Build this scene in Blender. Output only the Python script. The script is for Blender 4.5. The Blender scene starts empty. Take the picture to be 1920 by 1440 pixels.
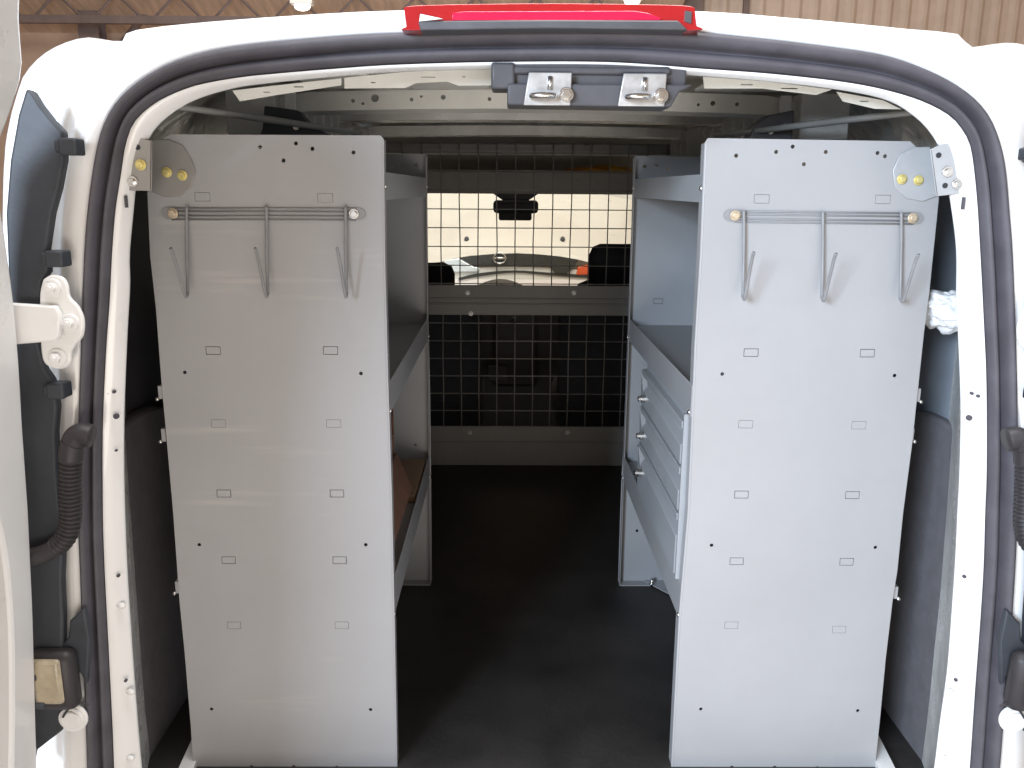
import bpy, bmesh, math, random
from mathutils import Vector, Matrix
random.seed(7)
S = bpy.context.scene
COL = S.collection
R = math.radians

# ---------------------------------------------------------------- camera
CAMZ = 1.65
FPX = 1600.0
PITCH, YAW, ROLL = R(12.95), R(0.54), R(0.40)
cam = bpy.data.cameras.new('camera')
cam.sensor_width = 36.0
cam.lens = FPX / 1920 * 36
cam.clip_start = 0.05
cam.clip_end = 200
camo = bpy.data.objects.new('camera', cam)
COL.objects.link(camo)
fwd = Vector((math.sin(YAW) * math.cos(PITCH), math.cos(YAW) * math.cos(PITCH), -math.sin(PITCH)))
rgt = Vector((math.cos(YAW), -math.sin(YAW), 0))
up = rgt.cross(fwd)
# roll: scene appears turned clockwise in the picture
r2 = rgt * math.cos(ROLL) + up * math.sin(ROLL)
u2 = up * math.cos(ROLL) - rgt * math.sin(ROLL)
M3 = Matrix((r2, u2, -fwd)).transposed()
camo.matrix_world = Matrix.Translation((0, 0, CAMZ)) @ M3.to_4x4()
S.camera = camo
S.render.resolution_x = 1024
S.render.resolution_y = 768

# ---------------------------------------------------------------- world and lamps
w = bpy.data.worlds.new('World')
S.world = w
w.use_nodes = True
wb = w.node_tree.nodes['Background']
wb.inputs[0].default_value = (1.0, 0.78, 0.59, 1)
wb.inputs[1].default_value = 0.44


def lamp(name, loc, aim, sx, sy, power, col):
    l = bpy.data.lights.new(name, 'AREA')
    l.shape = 'RECTANGLE'
    l.size, l.size_y = sx, sy
    l.energy = power
    l.color = col
    o = bpy.data.objects.new(name, l)
    COL.objects.link(o)
    o.location = loc
    d = Vector(aim) - Vector(loc)
    o.rotation_euler = d.to_track_quat('-Z', 'Y').to_euler()
    return o


lamp('daylight_from_bay', (-2.3, -2.5, 2.5), (0.25, 1.4, 1.3), 1.5, 1.3, 345, (0.70, 0.83, 1.0))
lamp('daylight_ahead', (0.2, 5.7, 3.5), (0.0, 8.0, 1.2), 3.0, 0.9, 82, (1.0, 0.97, 0.92))  # unseen fill added to brighten the vehicle beyond the windscreen
lamp('roof_daylight', (0.2, 0.9, 4.6), (0.1, 1.3, 1.9), 2.5, 0.8, 130, (0.97, 0.98, 1.0))
lamp('shed_daylight', (-1.0, 6.6, 5.0), (-1.0, 13.0, 4.6), 6.0, 0.8, 125, (1.0, .95, .88))  # added fill above the frame, lightens the shed wall and roof
lamp('daylight_low', (0.4, -1.7, 0.45), (0.05, 1.7, 2.05), 2.6, 0.7, 38, (1.0, 0.91, 0.82))  # added fill near the ground, lifts the roof lining
S.view_settings.view_transform = 'Standard'
S.view_settings.look = 'None'
S.view_settings.exposure = 0.12
S.view_settings.gamma = 1.0
S.view_settings.use_curve_mapping = False
S.render.engine = 'CYCLES'


# ---------------------------------------------------------------- unprojection and helpers
def P(px, py, Y):
    d = fwd * FPX + r2 * (px - 960) - u2 * (py - 720)
    t = Y / d.y
    return Vector((d.x * t, Y, CAMZ + d.z * t))


def V(x, y, z):
    return Vector((x, y, z))


CX = 0.067                      # the van's centre line
YB = 1.30                       # rear face of the body
YN, YF = 1.45, 2.25             # near and far end panels of the shelving
YP = 3.30                       # partition
ZF = CAMZ - 1.096               # cargo floor
ZG = 0.0


def mat(name, col, rough=0.5, metal=0.0, vary=0.0, vscale=8.0, bump=0.0, bscale=60.0, coat=0.0, spec=0.5, col2=None, stretch=(1, 1, 1), detail=6, bdist=.002):
    m = bpy.data.materials.new(name)
    m.use_nodes = True
    nt = m.node_tree
    b = nt.nodes['Principled BSDF']
    b.inputs['Base Color'].default_value = (*col, 1)
    b.inputs['Roughness'].default_value = rough
    b.inputs['Metallic'].default_value = metal
    b.inputs['Coat Weight'].default_value = coat
    b.inputs['Specular IOR Level'].default_value = spec
    tc = nt.nodes.new('ShaderNodeTexCoord')
    mp = nt.nodes.new('ShaderNodeMapping')
    mp.inputs['Scale'].default_value = stretch
    nt.links.new(tc.outputs['Object'], mp.inputs['Vector'])
    if vary or col2:
        n = nt.nodes.new('ShaderNodeTexNoise')
        n.inputs['Scale'].default_value = vscale
        n.inputs['Detail'].default_value = detail
        n.inputs['Roughness'].default_value = 0.6
        nt.links.new(mp.outputs[0], n.inputs['Vector'])
        cr = nt.nodes.new('ShaderNodeValToRGB')
        cr.color_ramp.elements[0].position = 0.35
        cr.color_ramp.elements[1].position = 0.68
        a = tuple(c * (1 - vary) for c in col)
        c2 = col2 if col2 else tuple(min(1, c * (1 + vary)) for c in col)
        cr.color_ramp.elements[0].color = (*(a if not col2 else col), 1)
        cr.color_ramp.elements[1].color = (*c2, 1)
        nt.links.new(n.outputs['Fac'], cr.inputs[0])
        nt.links.new(cr.outputs[0], b.inputs['Base Color'])
        mr = nt.nodes.new('ShaderNodeMapRange')
        mr.inputs['To Min'].default_value = max(0.02, rough - 0.08)
        mr.inputs['To Max'].default_value = min(1, rough + 0.10)
        nt.links.new(n.outputs['Fac'], mr.inputs['Value'])
        nt.links.new(mr.outputs[0], b.inputs['Roughness'])
    if bump:
        n2 = nt.nodes.new('ShaderNodeTexNoise')
        n2.inputs['Scale'].default_value = bscale
        n2.inputs['Detail'].default_value = 3
        nt.links.new(mp.outputs[0], n2.inputs['Vector'])
        bp = nt.nodes.new('ShaderNodeBump')
        bp.inputs['Strength'].default_value = bump
        bp.inputs['Distance'].default_value = bdist
        nt.links.new(n2.outputs['Fac'], bp.inputs['Height'])
        nt.links.new(bp.outputs[0], b.inputs['Normal'])
    return m


M = {}
M['white'] = mat('white_paint', (.80, .80, .79), .28, vary=.03, vscale=5, coat=.4)
M['inner'] = mat('inner_paint', (.76, .76, .73), .26, vary=.12, vscale=7, bump=.8, bscale=7, bdist=.012, coat=.3)
M['bow'] = mat('roof_bow_paint', (.74, .74, .69), .38, vary=.06, vscale=12)
M['rubber'] = mat('rubber_seal', (.080, .075, .088), .58, vary=.15, vscale=20, spec=.5)
M['black'] = mat('black_plastic', (.032, .037, .046), .55, vary=.25, vscale=10, bump=.3)
M['dkgrey'] = mat('dark_grey_plastic', (.07, .07, .078), .42, vary=.15, vscale=20)
M['shelf'] = mat('grey_shelf_paint', (.345, .345, .352), .42, vary=.035, vscale=4, bump=.06, bscale=220)
M['shelf2'] = mat('grey_shelf_paint_inside', (.345, .36, .375), .42, vary=.05, vscale=5, bump=.06, bscale=220)
M['wire'] = mat('grey_wire_paint', (.25, .25, .255), .38, vary=.08, vscale=30)
M['chrome'] = mat('zinc_metal', (.72, .71, .69), .24, 1.0, vary=.1, vscale=60)
M['yzinc'] = mat('yellow_zinc_bolt', (.72, .62, .25), .35, 0.4, vary=.2, vscale=80)
M['felt'] = mat('dark_felt_trim', (.15, .145, .155), .7, vary=.10, vscale=40, bump=.35, bscale=260)
M['mat'] = mat('floor_rubber', (.013, .0118, .0115), .55, col2=(.044, .039, .036), vscale=3.5, bump=.5, bscale=90, detail=9)
M['mesh'] = mat('mesh_wire', (.30, .29, .28), .42, .1, vary=.1, vscale=50)
M['part'] = mat('partition_grey', (.26, .26, .25), .45, vary=.08, vscale=9)
M['fabric'] = mat('seat_fabric', (.035, .037, .046), .9, vary=.2, vscale=40, bump=.5, bscale=300)
M['dash'] = mat('dash_plastic', (.035, .034, .033), .5, vary=.15, vscale=20)
M['headliner'] = mat('headliner', (.46, .45, .43), .9, vary=.05, vscale=30)
M['creampaint'] = mat('cream_white_vehicle', (.82, .78, .71), .30, vary=.03, vscale=3, coat=.5)
M['grille'] = mat('grille_dark', (.05, .048, .042), .35, vary=.1, vscale=20)
M['hlamp'] = mat('headlamp_lens', (.85, .90, .93), .15, .1, vary=.1, vscale=20)
M['amber'] = mat('amber_lens', (.75, .12, .04), .15, vary=.1, vscale=20)
M['orange'] = mat('orange_cloth', (.80, .17, .03), .8, col2=(.65, .50, .05), vscale=9, bump=.5, bscale=30)
M['card'] = mat('brown_card', (.20, .10, .065), .85, vary=.15, vscale=14, bump=.2)
M['wood'] = mat('wood_board', (.30, .20, .13), .8, vary=.18, vscale=10, stretch=(1, .15, 1))
M['bag'] = mat('white_bag', (.85, .85, .85), .45, vary=.03, vscale=12)
M['lens'] = mat('dusty_lens', (.40, .34, .24), .28, vary=.18, vscale=40)
M['boot'] = mat('boot_rubber', (.030, .026, .028), .5, vary=.1, vscale=30)
M['red'] = mat('red_lens', (.36, .010, .014), .14, vary=.08, vscale=20, coat=.6)
M['redhot'] = mat('red_lens_inner', (.60, .008, .055), .18, vary=.05, vscale=20, coat=.6)
M['brass'] = mat('pale_brass_screw', (.62, .52, .38), .35, 0.5, vary=.15, vscale=80)
M['striker'] = mat('dull_zinc_plate', (.50, .49, .48), .42, .7, vary=.15, vscale=40)
M['quarter'] = mat('blue_grey_lining', (.26, .29, .33), .6, vary=.2, vscale=5, bump=.4, bscale=8)
M['hole'] = mat('punched_recess', (.03, .03, .035), .8, vary=.1)
M['wallbeige'] = mat('beige_siding', (.66, .55, .47), .6, vary=.08, vscale=3)
M['wallbrown'] = mat('brown_wall', (.58, .43, .34), .8, vary=.1, vscale=2)
M['steel'] = mat('painted_steel', (.20, .155, .15), .6, vary=.15, vscale=5)
M['roofdeck'] = mat('timber_deck', (.68, .52, .40), .7, vary=.18, vscale=4, stretch=(3, .3, 1))
M['concrete'] = mat('shed_concrete', (.52, .47, .42), .8, vary=.15, vscale=2, bump=.3, bscale=30)
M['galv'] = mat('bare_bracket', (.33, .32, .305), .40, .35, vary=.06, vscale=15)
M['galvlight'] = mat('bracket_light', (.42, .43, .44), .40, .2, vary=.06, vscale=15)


def scuffed(name, base, tone, stretch, seed):
    """copy of a paint with faint rubbed streaks"""
    m = base.copy()
    m.name = name
    nt = m.node_tree
    b = nt.nodes['Principled BSDF']
    src = b.inputs['Base Color'].links[0].from_socket
    tc = nt.nodes.new('ShaderNodeTexCoord')
    def nz(sc, strc, lo, hi, off):
        mp = nt.nodes.new('ShaderNodeMapping')
        mp.inputs['Scale'].default_value = strc
        mp.inputs['Location'].default_value = off
        mp.inputs['Rotation'].default_value = (0, R(4), 0)
        n = nt.nodes.new('ShaderNodeTexNoise')
        n.inputs['Scale'].default_value = sc
        n.inputs['Detail'].default_value = 7
        nt.links.new(tc.outputs['Object'], mp.inputs[0])
        nt.links.new(mp.outputs[0], n.inputs['Vector'])
        mr = nt.nodes.new('ShaderNodeMapRange')
        mr.inputs['From Min'].default_value = lo
        mr.inputs['From Max'].default_value = hi
        nt.links.new(n.outputs['Fac'], mr.inputs['Value'])
        return mr.outputs[0]
    a = nz(3.0, stretch, .56, .70, (seed, 0, seed * 2))
    c = nz(2.2, (1, 1, 1.6), .50, .66, (seed * 3, 1, 0))
    mu = nt.nodes.new('ShaderNodeMath')
    mu.operation = 'MULTIPLY'
    nt.links.new(a, mu.inputs[0])
    nt.links.new(c, mu.inputs[1])
    mx = nt.nodes.new('ShaderNodeMixRGB')
    mx.inputs[2].default_value = (*tone, 1)
    nt.links.new(mu.outputs[0], mx.inputs[0])
    nt.links.new(src, mx.inputs[1])
    nt.links.new(mx.outputs[0], b.inputs['Base Color'])
    return m


M['panel_l'] = scuffed('grey_panel_light_scuffs', M['shelf'], (.44, .43, .41), (1.0, 1, 14), 1.3)
M['panel_r'] = scuffed('grey_panel_dark_scuffs', M['shelf'], (.335, .335, .35), (1.6, 1, 11), 5.1)


def glassmat():
    m = bpy.data.materials.new('clear_glass')
    m.use_nodes = True
    nt = m.node_tree
    nt.nodes.clear()
    o = nt.nodes.new('ShaderNodeOutputMaterial')
    mx = nt.nodes.new('ShaderNodeMixShader')
    t = nt.nodes.new('ShaderNodeBsdfTransparent')
    t.inputs[0].default_value = (.93, .95, .93, 1)
    g = nt.nodes.new('ShaderNodeBsdfGlossy')
    g.inputs['Roughness'].default_value = .02
    mx.inputs[0].default_value = .06
    nt.links.new(t.outputs[0], mx.inputs[1])
    nt.links.new(g.outputs[0], mx.inputs[2])
    nt.links.new(mx.outputs[0], o.inputs[0])
    return m


M['glass'] = glassmat()


def emis(name, col, s):
    m = bpy.data.materials.new(name)
    m.use_nodes = True
    b = m.node_tree.nodes['Principled BSDF']
    b.inputs['Emission Color'].default_value = (*col, 1)
    b.inputs['Emission Strength'].default_value = s
    return m


M['tube'] = emis('lit_tube', (1, .95, .85), 6)


def wloc(o):
    v = Vector((0, 0, 0))
    while o:
        v = v + o.location
        o = o.parent
    return v


def tag(o, label=None, cat=None, group=None, kind=None):
    if label: o['label'] = label
    if cat: o['category'] = cat
    if group: o['group'] = group
    if kind: o['kind'] = kind
    return o


def thing(name, loc, label, cat, group=None):
    o = bpy.data.objects.new(name, None)
    o.empty_display_size = .05
    COL.objects.link(o)
    o.location = loc
    return tag(o, label, cat, group)


def link(name, me, m, parent=None, smooth=False, bevel=0):
    o = bpy.data.objects.new(name, me)
    COL.objects.link(o)
    if parent:
        o.parent = parent
        me.transform(Matrix.Translation(-wloc(parent)))
    me.materials.clear()
    me.materials.append(m)
    for p in me.polygons:
        p.use_smooth = smooth
    if bevel:
        b = o.modifiers.new('bevel', 'BEVEL')
        b.width = bevel
        b.segments = 2
        b.limit_method = 'ANGLE'
        b.angle_limit = R(40)
        for p in me.polygons:
            p.use_smooth = True
        try:
            me.set_sharp_from_angle(angle=R(35))
        except Exception:
            pass
    return o


class B:
    """collects shapes into one mesh"""
    def __init__(s):
        s.bm = bmesh.new()

    def box(s, x0, x1, y0, y1, z0, z1, rot=None):
        r = bmesh.ops.create_cube(s.bm, size=1)
        m = Matrix.Translation(((x0 + x1) / 2, (y0 + y1) / 2, (z0 + z1) / 2))
        if rot: m = m @ rot
        m = m @ Matrix.Diagonal((abs(x1 - x0), abs(y1 - y0), abs(z1 - z0), 1))
        bmesh.ops.transform(s.bm, matrix=m, verts=r['verts'])
        return s

    def tube(s, pts, rad, n=8, cap=True, flat=None):
        pts = [Vector(p) for p in pts]
        rings = []
        for i, p in enumerate(pts):
            a = pts[max(0, i - 1)]
            b = pts[min(len(pts) - 1, i + 1)]
            d = (b - a).normalized()
            ref = Vector((0, 0, 1)) if abs(d.z) < .9 else Vector((0, 1, 0))
            if flat: ref = Vector(flat)
            u = d.cross(ref).normalized()
            v = u.cross(d).normalized()
            rr = rad[i] if isinstance(rad, (list, tuple)) else rad
            rings.append([s.bm.verts.new(p + u * math.cos(2 * math.pi * k / n) * rr + v * math.sin(2 * math.pi * k / n) * rr) for k in range(n)])
        for i in range(len(rings) - 1):
            for k in range(n):
                s.bm.faces.new((rings[i][k], rings[i][(k + 1) % n], rings[i + 1][(k + 1) % n], rings[i + 1][k]))
        if cap:
            s.bm.faces.new(rings[0])
            s.bm.faces.new(rings[-1][::-1])
        return s

    def cyl(s, c, axis, r, h, n=16, r2_=None):
        c = Vector(c)
        a = Vector(axis).normalized()
        s.tube([c - a * h / 2, c + a * h / 2], [r, r if r2_ is None else r2_], n)
        return s

    def hexbolt(s, c, r, axis=(0, -1, 0)):
        """washer, hexagon head"""
        c = Vector(c)
        a = Vector(axis)
        s.cyl(c + a * .0008, axis, r * 1.45, .0016, 20)
        s.cyl(c + a * .0035, axis, r, .005, 6, r * .92)
        return s

    def prism(s, pts, off):
        """pts: list of world vectors (planar polygon), off: extrusion vector"""
        off = Vector(off)
        a = [s.bm.verts.new(Vector(p)) for p in pts]
        b = [s.bm.verts.new(Vector(p) + off) for p in pts]
        s.bm.faces.new(a)
        s.bm.faces.new(b[::-1])
        n = len(a)
        for i in range(n):
            s.bm.faces.new((a[i], b[i], b[(i + 1) % n], a[(i + 1) % n]))
        return s

    def sphere(s, c, rx, ry=None, rz=None, seg=16):
        r = bmesh.ops.create_uvsphere(s.bm, u_segments=seg, v_segments=seg // 2 + 2, radius=1)
        bmesh.ops.transform(s.bm, matrix=Matrix.Translation(c) @ Matrix.Diagonal((rx, ry or rx, rz or rx, 1)), verts=r['verts'])
        return s

    def mesh(s, name):
        bmesh.ops.recalc_face_normals(s.bm, faces=s.bm.faces)
        me = bpy.data.meshes.new(name)
        s.bm.to_mesh(me)
        s.bm.free()
        return me

    def build(s, name, m, parent=None, smooth=False, bevel=0):
        return link(name, s.mesh(name), m, parent, smooth, bevel)


def smooth_line(pts, n=6):
    """Catmull-Rom through pts (tuples)"""
    out = []
    L = len(pts)
    for i in range(L - 1):
        p0 = pts[max(i - 1, 0)]; p1 = pts[i]; p2 = pts[i + 1]; p3 = pts[min(i + 2, L - 1)]
        for k in range(n):
            t = k / n
            out.append(tuple(0.5 * ((2 * b) + (-a + c) * t + (2 * a - 5 * b + 4 * c - d) * t * t + (-a + 3 * b - 3 * c + d) * t ** 3)
                             for a, b, c, d in zip(p0, p1, p2, p3)))
    out.append(tuple(pts[-1]))
    return out


def resample(pts, n):
    pts = [Vector(p) for p in pts]
    ds = [0]
    for i in range(1, len(pts)):
        ds.append(ds[-1] + (pts[i] - pts[i - 1]).length)
    T = ds[-1]
    out = []
    j = 0
    for i in range(n):
        t = T * i / (n - 1)
        while j < len(ds) - 2 and ds[j + 1] < t:
            j += 1
        f = (t - ds[j]) / max(1e-9, ds[j + 1] - ds[j])
        out.append(pts[j].lerp(pts[j + 1], min(1, max(0, f))))
    return out


def loft(rings, name, m, parent, smooth=True, solid=0):
    bm = bmesh.new()
    vr = [[bm.verts.new(p) for p in r] for r in rings]
    for i in range(len(vr) - 1):
        for k in range(len(vr[i]) - 1):
            bm.faces.new((vr[i][k], vr[i][k + 1], vr[i + 1][k + 1], vr[i + 1][k]))
    bmesh.ops.recalc_face_normals(bm, faces=bm.faces)
    me = bpy.data.meshes.new(name)
    bm.to_mesh(me)
    bm.free()
    o = link(name, me, m, parent, smooth)
    if solid:
        s = o.modifiers.new('thick', 'SOLIDIFY')
        s.thickness = solid
        s.offset = 0
    return o


def sheet(name, outline, holes, Y, thick, m, parent, axis='Y', bevel=0.0):
    """flat sheet with real punched holes. outline/holes: lists of (a,b) in the sheet's plane (X,Z for axis Y; Y,Z for axis X)"""
    cu = bpy.data.curves.new(name, 'CURVE')
    cu.dimensions = '2D'
    cu.fill_mode = 'BOTH'
    cu.extrude = thick / 2
    if bevel:
        cu.bevel_depth = bevel
        cu.bevel_resolution = 1
    for loop in [outline] + holes:
        sp = cu.splines.new('POLY')
        sp.points.add(len(loop) - 1)
        for i, (a, b) in enumerate(loop):
            sp.points[i].co = (a, b, 0, 1)
        sp.use_cyclic_u = True
    tmp = bpy.data.objects.new('tmp', cu)
    COL.objects.link(tmp)
    dg = bpy.context.evaluated_depsgraph_get()
    me = bpy.data.meshes.new_from_object(tmp.evaluated_get(dg))
    bpy.data.objects.remove(tmp)
    me.name = name
    if axis == 'Y':
        T = Matrix(((1, 0, 0, 0), (0, 0, -1, Y), (0, 1, 0, 0), (0, 0, 0, 1)))
    else:
        T = Matrix(((0, 0, 1, Y), (1, 0, 0, 0), (0, 1, 0, 0), (0, 0, 0, 1)))
    me.transform(T)
    return link(name, me, m, parent)


def circ(c, r, n=14):
    return [(c[0] + r * math.cos(2 * math.pi * k / n), c[1] + r * math.sin(2 * math.pi * k / n)) for k in range(n)]


def rect(c, w_, h_):
    x, z = c
    return [(x - w_ / 2, z - h_ / 2), (x + w_ / 2, z - h_ / 2), (x + w_ / 2, z + h_ / 2), (x - w_ / 2, z + h_ / 2)]


def xz(p):
    return (p.x, p.z)


# ---------------------------------------------------------------- the shed around the van
def structure(name, b, m):
    o = b.build(name, m)
    return tag(o, kind='structure')


structure('ground', B().box(-30, 30, -12, 30, -.2, ZG), M['concrete'])
WY = 13.0
bw = B()
x = 2.75
while x < 16:                                    # trapezoid ribs of the siding
    bw.prism([(x, WY, 0), (x + .06, WY - .05, 0), (x + .11, WY - .05, 0), (x + .17, WY, 0)], (0, 0, 8.2))
    x += .26
bw.box(2.7, 16, WY + .001, WY + .1, 0, 8.2)
wr = thing('corrugated_wall', (9, WY, 0), 'beige ribbed metal siding wall beyond the van roof on the right', 'wall')
bw.build('siding', M['wallbeige'], wr)
wl = thing('shed_wall', (-6, WY + .3, 0), 'plain brown wall of the shed beyond the van on the left', 'wall')
B().box(-16, 2.66, WY + .2, WY + .35, 0, 8.2).build('wall_panel', M['wallbrown'], wl)
bb = B()
for z_ in (3.9, 4.6):
    bb.box(-16, 2.6, WY + .12, WY + .199, z_, z_ + .14)
bb.build('girt', M['steel'], wl)
cl = thing('steel_column', (-5.78, WY - .3, 0), 'dark steel column with braces standing against the brown wall', 'column')
B().box(-5.92, -5.64, WY - .35, WY - .33, 0, 7.6).box(-5.92, -5.64, WY - .12, WY - .10, 0, 7.6).box(-5.79, -5.77, WY - .33, WY - .12, 0, 7.6).build('column_shaft', M['steel'], cl)
B().tube([(-5.6, WY - .22, 3.35), (-4.9, WY - .22, 4.1)], .05, 6).build('brace', M['steel'], cl)
B().tube([(-5.95, WY - .22, 4.0), (-7.0, WY - .22, 4.05)], .04, 6).build('brace', M['steel'], cl)
col2 = thing('steel_column', (3.0, WY - .3, 0), 'brown steel column at the left end of the beige siding', 'column')
B().box(2.30, 2.72, WY - .35, WY - .1, 0, 7.6).build('column_shaft', M['steel'], col2)
B().box(3.35, 3.43, WY - .12, WY - .051, 0, 7.6).build('downpipe', M['steel'], col2)
# ceiling: sloping deck, two trusses
rd = B()
rd.prism([(-16, 4.6, 7.0), (-16, WY + .3, 3.75), (-16, WY + .3, 3.85), (-16, 4.6, 7.1)], (18.4, 0, 0))
tag(rd.build('shed_roof', M['roofdeck']), 'timber boarded underside of the sloping shed roof', 'roof')
for i, (yy, zz, lab) in enumerate(((12.3, 3.86, 'nearer'), (9.6, 5.0, 'upper'))):
    b = B()
    b.box(-16, 2.2, yy - .05, yy + .05, zz - .1, zz)
    for k in range(22):
        xx = -16 + k * .8
        b.tube([(xx, yy, zz - .1), (xx + .4, yy, zz + .28)], .02, 5)
        b.tube([(xx + .4, yy, zz + .28), (xx + .8, yy, zz - .1)], .02, 5)
    o = b.build('roof_truss', M['steel'])
    tag(o, ('steel lattice truss close to the brown wall under the roof' if i == 0 else 'steel lattice truss higher up and nearer under the timber roof'), 'truss')

for i, (px, py, lab) in enumerate(((567, 14, 'small bright ceiling lamp shining above the left part of the van roof'), (1185, 4, 'small bright ceiling lamp shining above the red brake lamp'))):
    p = P(px, py, 11.5)
    t = thing('ceiling_lamp', p, lab, 'lamp', None)
    B().box(p.x - .14, p.x + .14, 11.42, 11.58, p.z + .03, p.z + .09).build('lamp_housing', M['white'], t, bevel=.008)
    B().sphere((p.x, 11.5, p.z + .01), .10, .06, .05).build('diffuser', M['tube'], t, True)

# ---------------------------------------------------------------- the van
van = thing('cargo_van', (CX, 2.6, 0), 'white cargo van with its rear doors open, seen into the empty load bay', 'van')

SO = [(172, 1640), (168, 1540), (165, 1440), (162, 1340), (157, 1200), (152, 1060), (149, 960), (150, 790), (155, 640), (160, 480), (168, 380), (183, 280), (200, 225), (230, 180), (280, 140), (350, 108),
      (450, 86), (640, 67), (780, 60), (960, 56), (1140, 55), (1280, 58), (1413, 70), (1547, 86), (1647, 101), (1713, 121), (1780, 152), (1830, 190), (1860, 235), (1880, 300), (1890, 400), (1896, 480), (1902, 640), (1905, 790), (1905, 960), (1899, 1100), (1887, 1250), (1872, 1440), (1862, 1540), (1850, 1640)]
SI = [(224, 1640), (220, 1540), (215, 1440), (212, 1360), (202, 1160), (197, 1060), (194, 960), (194, 800), (200, 660), (207, 560), (211, 480), (217, 400), (227, 333), (237, 270), (253, 229), (283, 200), (317, 180), (367, 161),
      (433, 148), (500, 140), (633, 129), (740, 122), (920, 117), (1140, 117), (1310, 129), (1447, 139), (1580, 154), (1663, 170), (1730, 191), (1780, 218), (1807, 250), (1820, 283), (1830, 367), (1837, 480), (1843, 597), (1848, 713), (1849, 870), (1846, 960), (1843, 1060), (1837, 1160), (1827, 1293), (1817, 1440), (1808, 1540), (1796, 1640)]
FI = [(290, 1640), (278, 1540), (265, 1440), (253, 1300), (245, 1190), (238, 1080), (233, 960), (231, 860), (232, 760), (237, 630), (242, 533), (241, 480), (248, 400), (253, 350), (262, 297), (285, 247), (320, 213), (365, 187), (433, 166), (500, 156),
      (633, 143), (740, 135), (920, 130), (1140, 130), (1310, 142), (1447, 153), (1580, 169), (1663, 187), (1710, 213), (1745, 247), (1768, 292), (1783, 373), (1795, 467), (1795, 560), (1798, 620), (1803, 760), (1801, 880), (1797, 960), (1792, 1060), (1785, 1160), (1777, 1260), (1763, 1360), (1753, 1440), (1738, 1540), (1722, 1640)]
BO = [(25, 1640), (20, 1400), (15, 1000), (8, 600), (6, 400), (12, 260), (35, 168), (50, 133), (83, 100), (127, 78), (167, 70), (213, 77), (238, 76), (244, 58), (400, 41), (600, 27), (760, 20), (1000, 16), (1305, 22), (1450, 32),
      (1600, 45), (1700, 55), (1797, 64), (1806, 86), (1830, 88), (1880, 80), (1930, 86), (1985, 118), (2015, 165), (2035, 300), (2040, 500), (2040, 1000), (2035, 1400), (2028, 1640)]
N = 260


def ring(pts, Y, n=N, sm=6):
    return resample([P(a, b, Y) for a, b in smooth_line(pts, sm)], n)


so, si, fi = ring(SO, YB), ring(SI, YB + .02), ring(FI, YB + .035)
bo = resample([P(a, b, YB + .06) for a, b in smooth_line(BO, 2)], N)


def Pz(px, py, z):
    d = P(px, py, 1.0) - V(0, 0, CAMZ)
    t = (z - CAMZ) / d.z
    return V(d.x * t, d.y * t, z)


def mixr(a, b, t, dy):
    return [p.lerp(q, t) + Vector((0, dy, 0)) for p, q in zip(a, b)]


# rubber seal: two rolls with a groove between
prof = [(0.0, .012), (0.02, -.004), (.10, -.013), (.24, -.017), (.38, -.012), (.44, -.003), (.47, .006), (.52, .007), (.56, -.002), (.66, -.010), (.80, -.011), (.92, -.004), (1.0, .008)]
loft([mixr(so, si, t, d) for t, d in prof], 'door_seal', M['rubber'], van)
# white pinch flange inside the seal
loft([mixr(si, fi, 0, -.002), mixr(si, fi, .1, -.004), mixr(si, fi, .55, -.003), mixr(si, fi, .93, 0), mixr(si, fi, 1, .002), mixr(si, fi, .97, .006)], 'door_opening_flange', M['white'], van)
for (a, c, rr, kind_) in ((200, 738, .0026, 0), (213, 735, .0028, 0), (217, 781, .0045, 0), (217, 845, .002, 0), (221, 1080, .0028, 0), (235, 1277, .0028, 0), (225, 1138, .0075, 1), (243, 1300, .0075, 1), (243, 1425, .0075, 1),
                         (1823, 738, .0026, 0), (1835, 743, .0028, 0), (1818, 784, .0045, 0), (1809, 1082, .0028, 0), (1793, 1276, .0028, 0), (1805, 1138, .0075, 1), (1782, 1300, .0075, 1), (1770, 1425, .0075, 1), (235, 378, .0022, 2), (1808, 381, .0022, 2)):
    q = P(a, c, YB + .0195)
    b = B()
    if kind_ == 1: b.sphere((q.x, q.y + .004, q.z), rr, .004, rr * .8, 14)
    elif kind_ == 2: b.box(q.x - .0014, q.x + .0014, q.y, q.y + .006, q.z - .009, q.z + .009)
    else: b.cyl((q.x, q.y + .002, q.z), (0, 1, 0), rr, .004, 14)
    b.build('flange_hole' if kind_ != 1 else 'flange_plug', M['rubber'] if kind_ != 1 else M['white'], van, kind_ == 1)  # dark discs and slits laid on the flange for shaded holes
# body around the opening and the outer shell
front = [p + Vector((0, .05, 0)) for p in bo]
sh1 = [V(CX + (p.x - CX) * 1.0, 4.1, p.z) for p in bo]
loft([mixr(so, bo, 0, .012), mixr(so, bo, .04, 0), mixr(so, bo, .18, -.006), mixr(so, bo, .3, -.002), mixr(so, bo, .36, .010), mixr(so, bo, .60, .012), mixr(so, bo, .72, -.012), mixr(so, bo, .88, -.020),
      mixr(so, bo, .97, -.008), bo, front, sh1], 'body_shell', M['white'], van)


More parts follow.
